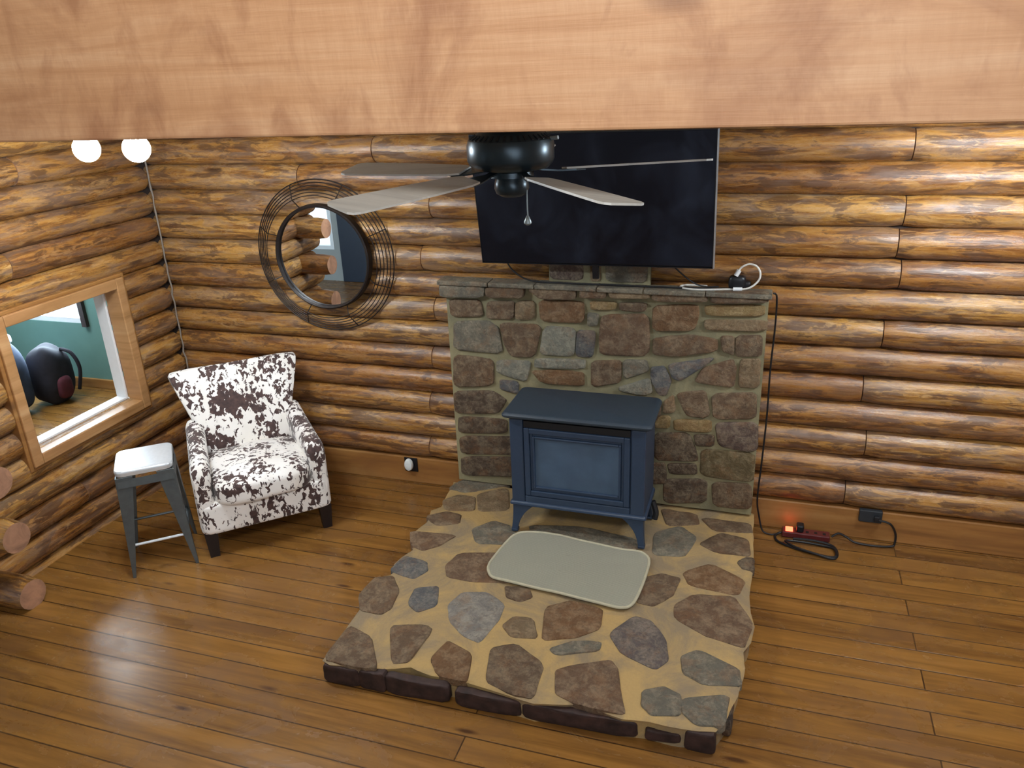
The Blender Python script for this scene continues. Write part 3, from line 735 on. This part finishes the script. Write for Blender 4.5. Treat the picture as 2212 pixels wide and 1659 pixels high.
# top plate: thick slab with a sloped moulded edge
bm = bmesh.new()
def rrect(x0, x1, y0, y1, r, z, k=4):
    out = []
    for (cx_, cy_, a0) in ((x1 - r, y1 - r, 0), (x0 + r, y1 - r, 90), (x0 + r, y0 + r, 180), (x1 - r, y0 + r, 270)):
        for i in range(k + 1):
            a = math.radians(a0 + 90 * i / k); out.append((cx_ + r * math.cos(a), cy_ + r * math.sin(a), z))
    return out
T = [(.0, zt, .02), (.012, zt + .006, .02), (.030, zt + .016, .025), (.034, zt + .022, .025), (.034, zt + .030, .025), (.026, zt + .040, .025), (.018, zt + .043, .025)]
loft(bm, [rrect(bx0 - e, bx1 + e, by0 - e, by1 + .01 + e * .3, r, z) for e, z, r in T])
kid('top_plate', bm, M_stovet, stove)
bm = bmesh.new(); loft(bm, [rrect(bx0 - e, bx1 + e, by0 - e, by1 + e * .3, .012, z) for e, z in ((0, zb + .012), (.008, zb + .008), (.012, zb), (.012, zb - .008), (.004, zb - .014))])
kid('base_rim', bm, M_stove, stove)
bm = bmesh.new(); box(bm, bx0 + .12, bx1 - .12, by0 + .10, by1 - .03, zb - .075, zb - .012); o = kid('burner_box', bm, M_black, stove, smooth=False); bevel(o, .01)
for (lx, ly, sx, sy) in ((bx0 + .004, by0 + .0, 1, 1), (bx1 - .004, by0 + .0, -1, 1), (bx0 + .004, by1 - .01, 1, -1), (bx1 - .004, by1 - .01, -1, -1)):
    bm = bmesh.new(); rings = []
    for t in [i / 10 for i in range(11)]:
        z = zb - .012 - t * (zb - .012 - HT - .013)
        w = .034 + .085 * (1 - t) ** 2.6; fl = -.012 * t * t
        w2 = .034 + .05 * (1 - t) ** 2.6
        x0 = lx + sx * fl; y0 = ly + sy * fl
        rings.append([(x0, y0, z), (x0 + sx * w, y0, z), (x0 + sx * w, y0 + sy * .016, z), (x0 + sx * .018, y0 + sy * .018, z), (x0 + sx * .016, y0 + sy * w2, z), (x0, y0 + sy * w2, z)])
    loft(bm, rings); zf = HT + .013
    box(bm, min(x0, x0 + sx * .036), max(x0, x0 + sx * .036), min(y0, y0 + sy * .036), max(y0, y0 + sy * .036), zf - .002, zf + .012)
    o = kid('leg', bm, M_stove, stove); bevel(o, .002)
bm = bmesh.new(); tube(bm, spline([(3.315, -.40, .30), (3.335, -.41, .24), (3.33, -.42, .20)]), .016, 8); kid('gas_valve', bm, M_black, stove)

# ------------------------------------------------------------------ television
M_screen, nt, b = mat('dark_screen'); n = N(nt); v = n.new('ShaderNodeTexCoord').outputs['Object']
n.link(n.ramp(n.noise(v, 3.2, 4, .6, .8), [(.45, S(11, 14, 24)), (.75, S(24, 30, 44))]), b.inputs['Base Color'])
n.link(n.ramp(n.noise(v, 3.2, 4, .6, .8), [(.45, (.34,) * 3), (.7, (.5,) * 3)]), b.inputs['Roughness']); b.inputs['Specular IOR Level'].default_value = .3
M_plast = plain('black_plastic', S(16, 18, 24), .4)
M_silver = plain('silver_bezel', S(196, 204, 212), .3, .7)
TVW, TVH = 1.240, .690
tv = empty('television', (2.932, -.232, 1.895)); tv.rotation_euler = (math.radians(7.6), math.radians(-.5), 0)
tag(tv, 'large flat black television on the wall tilted forward above the stone ledge', 'television')
def kl(name, bm, m, parent, **k):       # child built in its parent's own frame
    o = obj(name, bm, m, None, **k); o.parent = parent; return o
kl('screen', boxbm(-TVW / 2 + .006, TVW / 2 - .006, -.004, .0, -TVH / 2 + .012, TVH / 2 - .006), M_screen, tv, smooth=False)
bm = bmesh.new(); box(bm, -TVW / 2 + .003, TVW / 2 - .003, .0, .028, -TVH / 2 + .003, TVH / 2 - .003); box(bm, -.42, .42, .028, .05, -.30, .12)
o = kl('housing', bm, M_plast, tv, smooth=False); bevel(o, .005)
bm = bmesh.new(); frame(bm, -TVW / 2, TVW / 2 - .003, -TVH / 2, TVH / 2, .0045, -.005, .012); kl('bezel', bm, M_plast, tv, smooth=False)
kl('side_trim', boxbm(TVW / 2 - .003, TVW / 2 + .004, -.005, .02, -TVH / 2, TVH / 2), M_silver, tv, smooth=False)['label'] = 'silver strip down the right side'
bm = bmesh.new(); box(bm, -.17, -.14, .045, .075, -.2, .2); box(bm, .14, .17, .045, .075, -.2, .2); box(bm, -.17, .17, .070, .12, -.03, .05)
kl('wall_bracket', bm, M_black, tv, smooth=False)
bm = bmesh.new(); box(bm, -.005, .028, .0, .022, -TVH / 2 - .075, -TVH / 2 + .01); kl('hanging_pull', bm, M_plast, tv, smooth=False)

# ------------------------------------------------------------------ ceiling fan
M_fan = plain('dark_fan_metal', S(50, 60, 66), .30, .6, .05)
M_blade = board_material('fan_blade_veneer', [S(180, 180, 176), S(196, 196, 190), S(204, 204, 198), S(184, 182, 178), S(160, 156, 150)], sc=(3, 30, 1), knots=False, rough=.45)
M_pull = plain('pewter_chain', S(150, 160, 162), .4, .5)
FX, FY, FZ = 3.025, -1.79, 2.238
fan = empty('ceiling_fan', (FX, FY, CEIL_Z)); tag(fan, 'dark metal ceiling fan with five weathered grey blades hanging before the television', 'fan')
bm = bmesh.new()
lathe(bm, [(.075, CEIL_Z), (.085, 2.405), (.06, 2.395), (.06, 2.37), (.095, 2.363), (.116, 2.345), (.132, 2.335), (.137, 2.32), (.137, 2.275), (.132, 2.262), (.118, 2.248), (.075, 2.240), (.06, 2.238)], FX, FY, 48)
kid('motor_housing', bm, M_fan, fan)
bm = bmesh.new()
for i in range(36):
    a = 2 * PI * i / 36; r = .118
    M = Matrix.Translation((FX + r * math.cos(a), FY + r * math.sin(a), 2.3445)) @ Matrix.Rotation(a, 4, 'Z') @ Matrix.Rotation(.55, 4, 'Y')
    vs = box(bm, -.012, .012, -.0035, .0035, -.002, .002)
    for v_ in vs: v_.co = M @ v_.co
kid('vent_slots', bm, M_black, fan, smooth=False)
bm = bmesh.new(); lathe(bm, [(.07, 2.238), (.072, 2.222), (.05, 2.218), (.054, 2.205), (.056, 2.185), (.050, 2.170), (.032, 2.160), (.008, 2.157)], FX, FY, 40)
kid('switch_housing', bm, M_fan, fan)
TH0 = 26.0; BLADE_DROOP = 0.8; BLADE_PITCH = -8.0
for i in range(5):
    a = math.radians(TH0 + 72 * i)
    base = Matrix.Translation((FX, FY, FZ)) @ Matrix.Rotation(math.radians(1.8), 4, 'X') @ Matrix.Rotation(a, 4, 'Z') @ Matrix.Rotation(math.radians(BLADE_DROOP), 4, 'Y')
    tiltm = base @ Matrix.Rotation(math.radians(BLADE_PITCH), 4, 'X')
    bm = bmesh.new(); out = []
    prof = [(.17, .040), (.21, .052), (.35, .060), (.50, .065), (.615, .067), (.635, .060), (.645, .045)]
    pts = [(x, w) for x, w in prof] + [(x, -w) for x, w in prof[::-1]]
    loft(bm, [[(x, y, z) for x, y in pts] for z in (-.003, .003)])
    for v_ in bm.verts: v_.co = tiltm @ v_.co
    blade = kid('blade', bm, M_blade, fan, smooth=False)
    bm = bmesh.new()
    rings = [[(x, -w, z), (x, w, z), (x, w, z + .005), (x, -w, z + .005)] for x, w, z in ((.055, .016, .006), (.10, .013, -.004), (.15, .03, -.009), (.20, .042, -.009), (.235, .02, -.009))]
    loft(bm, rings)
    for v_ in bm.verts: v_.co = tiltm @ v_.co
    br_ = obj('blade_iron', bm, M_fan, None); br_.parent = fan; br_.matrix_parent_inverse = parent_inv(fan)
bm = bmesh.new(); px_, py_ = FX + .052, FY - .01
tube(bm, [(px_, py_, 2.185), (px_, py_, 2.12), (px_ + .001, py_, 2.102)], .0022, 6)
ch_ = kid('pull_chain', bm, M_pull, fan)
bm = bmesh.new(); lathe(bm, [(.001, 2.104), (.005, 2.098), (.0125, 2.082), (.012, 2.076), (.004, 2.070)], px_, py_, 12)
f_ = obj('chain_fob', bm, M_pull, None); f_.parent = ch_
f_['label'] = 'drop-shaped pewter fob'
bm = bmesh.new(); tube(bm, [(FX + .13, FY, 2.335), (FX + .155, FY - .004, 2.338)], lambda t: .006, 8); kid('reverse_switch', bm, M_pull, fan)

# ------------------------------------------------------------------ ceiling lights
m_bulb, nt, b = mat('lit_bulb'); b.inputs['Emission Color'].default_value = (.80, .91, 1, 1); b.inputs['Emission Strength'].default_value = BULB
b.inputs['Base Color'].default_value = (1, 1, 1, 1)
M_nickel = plain('brushed_nickel', S(170, 172, 176), .3, .8)
def twin_light(p0, p1, zc, label):
    c = (Vector(p0) + Vector(p1)) / 2
    L = empty('ceiling_light', (c.x, c.y, CEIL_Z)); tag(L, label, 'ceiling light', 'twin-bulb ceiling lights')
    d = (Vector(p1) - Vector(p0)).normalized(); nrm = Vector((-d.y, d.x, 0))
    bm = bmesh.new(); A = Vector(p0) - d * .07; B = Vector(p1) + d * .12
    loft(bm, [[(q.x + nrm.x * s, q.y + nrm.y * s, z) for s, z in ((-.03, CEIL_Z), (.03, CEIL_Z), (.024, CEIL_Z - .028), (-.024, CEIL_Z - .028))] for q in (A, B)])
    kid('rail', bm, M_nickel, L, smooth=False)
    for p in (p0, p1):
        bm = bmesh.new(); lathe(bm, [(.012, CEIL_Z - .02), (.012, zc + .07), (.024, zc + .066), (.026, zc + .034), (.02, zc + .030)], p[0], p[1], 20); k = kid('socket', bm, M_nickel, L)
        bm = bmesh.new(); lathe(bm, [(.016, zc + .036), (.022, zc + .026)] + [(.056 * math.cos(math.radians(t)), zc - .014 + .056 * math.sin(math.radians(t))) for t in range(46, -90, -12)] + [(.002, zc - .070)], p[0], p[1], 24)
        o = obj('bulb', bm, m_bulb, None); o.parent = k
        o['label'] = 'glowing white bulb'
twin_light((.965, -1.40, 0), (1.25, -1.42, 0), 2.30, 'twin-bulb ceiling light glaring white near the left end of the header beam')
twin_light((4.77, -0.93, 0), (5.05, -0.90, 0), 2.30, 'twin-bulb ceiling light just past the right edge of the photo')

# ------------------------------------------------------------------ wire mirror
M_wire = plain('black_wire', S(34, 26, 24), .5, .3)
M_mirror, nt, b = mat('mirror_glass'); b.inputs['Metallic'].default_value = 1; b.inputs['Roughness'].default_value = .01; b.inputs['Base Color'].default_value = (.86, .9, .92, 1)
MX, MZ = 1.245, 1.518
mir = empty('round_mirror', (MX, -.06, MZ)); tag(mir, 'round mirror in a wide black wire ring frame left of the television', 'mirror')
def circ(r, y, n=64, cx=MX, cz=MZ): return [(cx + r * math.cos(2 * PI * i / n), y, cz + r * math.sin(2 * PI * i / n)) for i in range(n)]
bm = bmesh.new(); loft(bm, [circ(.300, -.072), circ(.300, -.078)]); kid('glass', bm, M_mirror, mir, smooth=False)
bm = bmesh.new()
loft(bm, [circ(.302, -.062), circ(.302, -.098), circ(.311, -.104), circ(.318, -.098), circ(.322, -.058), circ(.302, -.058)], cap=False)
kid('rim', bm, M_wire, mir)
for i, (r, y) in enumerate(((.462, -.058), (.445, -.066), (.428, -.076), (.410, -.086), (.392, -.096), (.374, -.104))):
    bm = bmesh.new(); tube(bm, circ(r, y, 72), .0028 if i else .0036, 6, closed=True); kid('wire_ring', bm, M_wire, mir)
for i in range(8):
    a = 2 * PI * (i + .5) / 8
    bm = bmesh.new(); tube(bm, [(MX + r * math.cos(a), y, MZ + r * math.sin(a)) for r, y in ((.316, -.07), (.374, -.107), (.462, -.061))], .003, 6); kid('spoke', bm, M_wire, mir)

# ------------------------------------------------------------------ armchair
M_cow = cowhide(); M_leg = plain('espresso_wood', S(26, 18, 20), .4)
AC = (.945, -.650); AR = math.radians(43)
chair = empty('armchair', (AC[0], AC[1], 0), AR); tag(chair, 'brown and white cowhide print armchair with flared back in the log corner', 'armchair')
def sbox(x0, x1, y0, y1, z0, z1, e=4.0, n=20, dome=0.0, lump=0.0, fy=0.0):
    """soft upholstered block (superellipsoid-like)"""
    bm = bmesh.new(); bmesh.ops.create_cube(bm, size=2.0)
    bmesh.ops.subdivide_edges(bm, edges=bm.edges[:], cuts=n, use_grid_fill=True)
    c = Vector(((x0 + x1) / 2, (y0 + y1) / 2, (z0 + z1) / 2)); h = Vector(((x1 - x0) / 2, (y1 - y0) / 2, (z1 - z0) / 2))
    for v in bm.verts:
        p = v.co; s = (abs(p.x) ** e + abs(p.y) ** e + abs(p.z) ** e) ** (1 / e)
        q = p / s
        d = dome * (1 - q.x ** 2) * (1 - q.y ** 2) * (1 if q.z > 0 else 0)
        v.co = Vector((c.x + q.x * h.x, c.y + q.y * h.y - (fy * (1 - q.x ** 2) if q.y < 0 else 0), c.z + q.z * h.z + d))
        if lump: v.co += Vector((0, 0, 1)) * lump * noise.noise(v.co * 6)
    return bm
kl('seat_base', sbox(-.372, .372, -.355, .30, .148, .345, 14), M_cow, chair)
kl('seat_cushion', sbox(-.275, .275, -.385, .16, .315, .462, 6, dome=.03, lump=.008, fy=.02), M_cow, chair)
for s in (-1, 1):
    bm = bmesh.new(); rings = []
    for i in range(15):                                       # arm: rounded slab swept front to back, rising
        t = i / 14; y = -.352 + .60 * t
        ztop = .585 + .07 * t ** 1.5 - (.05 * (1 - t / .06) if t < .06 else 0)
        wi = .075 if 0 < i else .066
        xc = s * (.318 - .03 * t)
        prof = []
        for z, a in ((.16, 1.0), (.30, 1.0), (.44, 1.0), (ztop - .09, 1.04), (ztop - .035, 1.0), (ztop - .008, .66), (ztop, .3)):
            prof.append((xc + s * wi * a * .72, y, z))
        for z, a in ((ztop, .3), (ztop - .008, .66), (ztop - .035, 1.0), (ztop - .09, 1.0), (.44, .8), (.30, .8), (.16, .8)):
            prof.append((xc - s * wi * a * .72, y, z))
        rings.append(prof)
    loft(bm, rings); o = kl('arm', bm, M_cow, chair); subsurf(o, 1)
bm = bmesh.new(); rings = []
for z, hw, yc, th, wing in ((.17, .30, .255, .07, .0), (.34, .275, .235, .085, .005), (.44, .265, .225, .095, .012), (.54, .275, .235, .09, .025), (.64, .30, .255, .08, .035), (.74, .335, .285, .07, .03), (.83, .368, .318, .058, .022), (.895, .388, .342, .045, .016), (.915, .386, .350, .026, .012)):
    ring = []; m = 12
    for i in range(m + 1):
        u = -1 + 2 * i / m; ring.append((u * hw, yc - th * (1 - .25 * u ** 8) - wing * abs(u) ** 3 + .012 * (1 - u * u), z + .012 * u * u * (1 if z > .8 else 0)))
    for i in range(m + 1):
        u = 1 - 2 * i / m; ring.append((u * hw, yc + th * (1 - .25 * u ** 8) - wing * abs(u) ** 3, z + .012 * u * u * (1 if z > .8 else 0)))
    rings.append(ring)
loft(bm, rings); o = kl('backrest', bm, M_cow, chair); subsurf(o, 1)
for x in (-.325, .325):
    for y in (-.30, .25):
        bm = bmesh.new(); loft(bm, [[(x + sx * w, y + sy * w, z) for sx, sy in ((-1, -1), (1, -1), (1, 1), (-1, 1))] for w, z in ((.026, 0), (.036, .155))]); kl('leg', bm, M_leg, chair, smooth=False)

# ------------------------------------------------------------------ metal stool
M_gun = plain('gunmetal', S(98, 106, 110), .36, .55, .1)
M_seat = plain('brushed_steel_seat', S(222, 228, 234), .30, .35, .04, 60)
stool = empty('metal_stool', (.632, -1.165, 0), math.radians(40)); tag(stool, 'gunmetal stool with a shiny square steel seat left of the armchair', 'stool')
SH = .635
bm = bmesh.new(); loft(bm, [rrect(-h, h, -h, h, r, z, 6) for h, r, z in ((.144, .04, SH - .032), (.147, .042, SH - .015), (.147, .043, SH - .006), (.143, .042, SH), (.134, .036, SH + .0015), (.12, .03, SH + .001), (.05, .02, SH))]); kl('seat', bm, M_seat, stool)
bm = bmesh.new()
for k in range(4):
    M = Matrix.Rotation(k * PI / 2, 4, 'Z')
    vs = []
    ring = [[(-.135, -.146, SH - .05), (.135, -.146, SH - .05), (.135, -.143, SH - .05), (-.135, -.143, SH - .05)], [(-.140, -.151, SH - .095), (.140, -.151, SH - .095), (.140, -.148, SH - .095), (-.140, -.148, SH - .095)]]
    R = loft(bm, ring)
    for r_ in R:
        for v_ in r_: v_.co = M @ v_.co
kl('apron', bm, M_gun, stool, smooth=False)
for (sx, sy) in ((-1, -1), (1, -1), (1, 1), (-1, 1)):
    bm = bmesh.new(); rings = []
    for t in [i / 8 for i in range(9)]:
        z = (SH - .035) * (1 - t); c = .146 + .022 * t + .004 * t * t; w = .072 * (1 - t) ** 1.0 + .016
        x, y = sx * c, sy * c
        rings.append([(x, y, z), (x - sx * w, y, z), (x - sx * w, y - sy * .004, z), (x - sx * .006, y - sy * .006, z), (x - sx * .004, y - sy * w, z), (x, y - sy * w, z)])
    loft(bm, rings); o = kl('leg', bm, M_gun, stool, smooth=False); bevel(o, .0015)
zc = .19; c = .155
for k in range(4):
    a = k * PI / 2; M = Matrix.Rotation(a, 4, 'Z')
    bm = bmesh.new(); tube(bm, [M @ Vector((-c, -c + .006, zc)), M @ Vector((c, -c + .006, zc))], .0075, 8); kl('stretcher', bm, M_seat if k == 0 else M_gun, stool)

# ------------------------------------------------------------------ small things
M_cord = plain('black_cord', S(20, 20, 24), .5)
M_wcord = plain('white_cord', S(214, 210, 202), .5)
# plug-in on the base board
pl = empty('plug_in_device', (1.675, -.03, .14)); tag(pl, 'white oval plug-in device on a black outlet plate near the hearth', 'night light')
o = kid('outlet_plate', boxbm(1.628, 1.722, -.030, -.021, .085, .185), M_plast, pl, smooth=False); bevel(o, .004)
bm = bmesh.new(); loft(bm, [[(1.668 + r * .030 * math.cos(a), y, .142 + r * .042 * math.sin(a)) for a in [2 * PI * i / 28 for i in range(28)]] for r, y in ((.8, -.030), (1.0, -.038), (1.0, -.052), (.85, -.062), (.45, -.068))])
kid('lens', bm, plain('white_cover', S(226, 234, 236), .35), pl)  # plain white cover of the plug-in, emits nothing
# outlet box with cord on the right
ob = empty('outlet_box', (4.46, -.03, .17)); tag(ob, 'dark surface outlet box on the base board right of the hearth', 'outlet')
o = kid('box', boxbm(4.405, 4.522, -.052, -.022, .128, .200), plain('dark_outlet_metal', S(36, 42, 48), .5), ob, smooth=False); bevel(o, .004)
bm = bmesh.new(); box(bm, 4.48, 4.51, -.074, -.052, .148, .178); o = kid('plug', bm, M_cord, ob, smooth=False); bevel(o, .004)
ps = empty('power_strip', (4.13, -.08, 0)); tag(ps, 'power strip glowing red on the floor against the wall right of the hearth', 'power strip')
M_strip = plain('dark_red_strip', S(92, 34, 34), .35)
o = kid('case', boxbm(4.01, 4.265, -.115, -.055, .004, .040), M_strip, ps, smooth=False); bevel(o, .006)
m_red, nt, b = mat('lit_red_switch'); b.inputs['Base Color'].default_value = (.8, .05, .02, 1); b.inputs['Emission Color'].default_value = (1, .07, .03, 1); b.inputs['Emission Strength'].default_value = 5
o = kid('lit_switch', boxbm(4.028, 4.068, -.108, -.062, .040, .047), m_red, ps, smooth=False); bevel(o, .003)
for x in (4.10, 4.145, 4.19, 4.235): kid('socket', boxbm(x - .008, x + .008, -.10, -.08, .0395, .041), M_black, ps, smooth=False)
bm = bmesh.new(); tube(bm, spline([(4.505, -.078, .163), (4.56, -.09, .155), (4.595, -.07, .09), (4.600, -.07, .03), (4.585, -.075, .008), (4.50, -.09, .007), (4.40, -.085, .010), (4.35, -.07, .030), (4.31, -.07, .045), (4.275, -.085, .028)], 10), .006, 8)
kid('cord', bm, M_cord, ps)
bm = bmesh.new(); box(bm, 4.085, 4.125, -.11, -.062, .0412, .085); o = obj('wall_plug', bm, M_plast, smooth=False); bevel(o, .008); tag(o, 'black plug adapter standing in the red power strip', 'plug')
bm = bmesh.new()
tube(bm, spline([(4.0, -.085, .012), (3.975, -.12, .008), (3.99, -.17, .007), (4.06, -.215, .008), (4.16, -.245, .007), (4.26, -.265, .008), (4.292, -.255, .016), (4.28, -.18, .012), (4.2, -.155, .008), (4.09, -.15, .009), (4.03, -.17, .016), (4.08, -.225, .018), (4.18, -.262, .016), (4.275, -.28, .01), (4.30, -.22, .008), (4.275, -.15, .01), (4.18, -.135, .018), (4.07, -.14, .018)], 10), .0065, 8)
tag(obj('coiled_cable', bm, M_cord), 'flat tangle of black cable on the floor in front of the power strip', 'cable')
bm = bmesh.new()
tube(bm, spline([(3.852, -.165, 1.437), (3.862, -.160, 1.434), (3.872, -.13, 1.40), (3.876, -.10, 1.25), (3.871, -.095, 1.0), (3.874, -.095, .73), (3.868, -.10, .45), (3.862, -.10, .22), (3.880, -.085, .10), (3.905, -.10, .02), (3.95, -.11, .008), (3.985, -.1, .012), (4.01, -.09, .02)], 8), .0048, 8)
tag(obj('hanging_cable', bm, M_cord), 'thin black cable running down the right edge of the stone chimney', 'cable')
bm = bmesh.new()
tube(bm, spline([(2.43, -.15, 1.58), (2.47, -.14, 1.50), (2.56, -.13, 1.445), (2.70, -.13, 1.436), (3.0, -.135, 1.437), (3.3, -.13, 1.437), (3.50, -.12, 1.436), (3.60, -.12, 1.437)], 8), .0045, 8)
tag(obj('television_cable', bm, M_cord), 'black cable drooping from the television onto the stone ledge', 'cable')
bm = bmesh.new()
tube(bm, spline([(3.28, -.10, 1.62), (3.36, -.10, 1.53), (3.45, -.10, 1.46), (3.52, -.09, 1.437), (3.58, -.085, 1.44)], 8), .004, 8)
tag(obj('television_cable', bm, M_cord), 'second black cable slanting from the television to the ledge near the adapter', 'cable')
# white charging cable and black adapter on the ledge
wc = empty('charging_cable', (3.5, -.11, 1.43)); tag(wc, 'white charging cable looped along the right end of the stone ledge', 'cable')
bm = bmesh.new()
tube(bm, spline([(3.52, -.07, 1.436), (3.46, -.062, 1.436), (3.41, -.068, 1.436), (3.385, -.095, 1.436), (3.41, -.135, 1.436), (3.47, -.150, 1.436), (3.54, -.140, 1.436), (3.62, -.128, 1.438), (3.68, -.128, 1.440), (3.735, -.125, 1.45), (3.775, -.115, 1.485), (3.782, -.11, 1.525), (3.762, -.105, 1.558), (3.725, -.105, 1.568), (3.69, -.108, 1.552), (3.672, -.11, 1.525)], 10), .0052, 8)
kid('cord', bm, M_wcord, wc)
bm = bmesh.new(); tube(bm, [(3.678, -.110, 1.536), (3.664, -.112, 1.508)], .0125, 10); kid('plug', bm, M_white, wc)
bm = bmesh.new(); tube(bm, [(3.655, -.135, 1.442), (3.700, -.132, 1.443)], .010, 10); kid('connector', bm, M_white, wc)
ad = empty('power_adapter', (3.68, -.10, 1.43)); tag(ad, 'small dark power adapter with the white plug in it on the ledge', 'adapter')
bm = sbox(3.628, 3.715, -.125, -.065, 1.431, 1.508, 3.5, 8); kid('case', bm, M_plast, ad)
bm = sbox(3.690, 3.742, -.10, -.06, 1.431, 1.475, 3.5, 8); kid('cable_knot', bm, M_cord, ad)

# ------------------------------------------------------------------ things in the next room
M_denim = plain('blue_fabric', S(54, 66, 90), .85, var=.3, scale=9, bump=.4)
M_dkfab = plain('dark_fabric', S(34, 34, 44), .85, var=.3, scale=12)
M_red2 = plain('maroon_cloth', S(84, 32, 44), .85, var=.2)
ham = empty('laundry_bag', (-2.35, .35, 0)); tag(ham, 'big blue cloth bag piled against things seen through the framed opening', 'bag')
ham['label'] = 'bulky blue cloth bag standing on the floor beyond the framed opening'
kid('bag_body', sbox(-2.66, -1.93, .0, .42, 0, .60, 4, 12, dome=.05, lump=.05), M_denim, ham)
kid('white_top', sbox(-2.62, -1.98, .03, .38, .60, .69, 4, 10, dome=.03, lump=.02), M_white, ham)
bp = empty('backpack', (-1.98, .62, 0)); tag(bp, 'dark backpack with a strap leaning beside the blue bag in the teal room', 'backpack')
kid('pack', sbox(-2.14, -1.84, .44, .74, 0, .50, 3.2, 12, lump=.05), M_dkfab, bp)
kid('pocket', sbox(-1.90, -1.81, .50, .64, .05, .25, 3, 8), M_red2, bp)
bm = bmesh.new(); tube(bm, spline([(-1.90, .66, .46), (-1.81, .68, .42), (-1.78, .70, .28), (-1.84, .70, .08)], 8), .016, 8); kid('strap', bm, M_dkfab, bp)
for o in SC.objects:
    if o.get('category') is None and o.parent is None and o.type == 'MESH' and o.get('kind') is None: print('UNTAGGED', o.name)
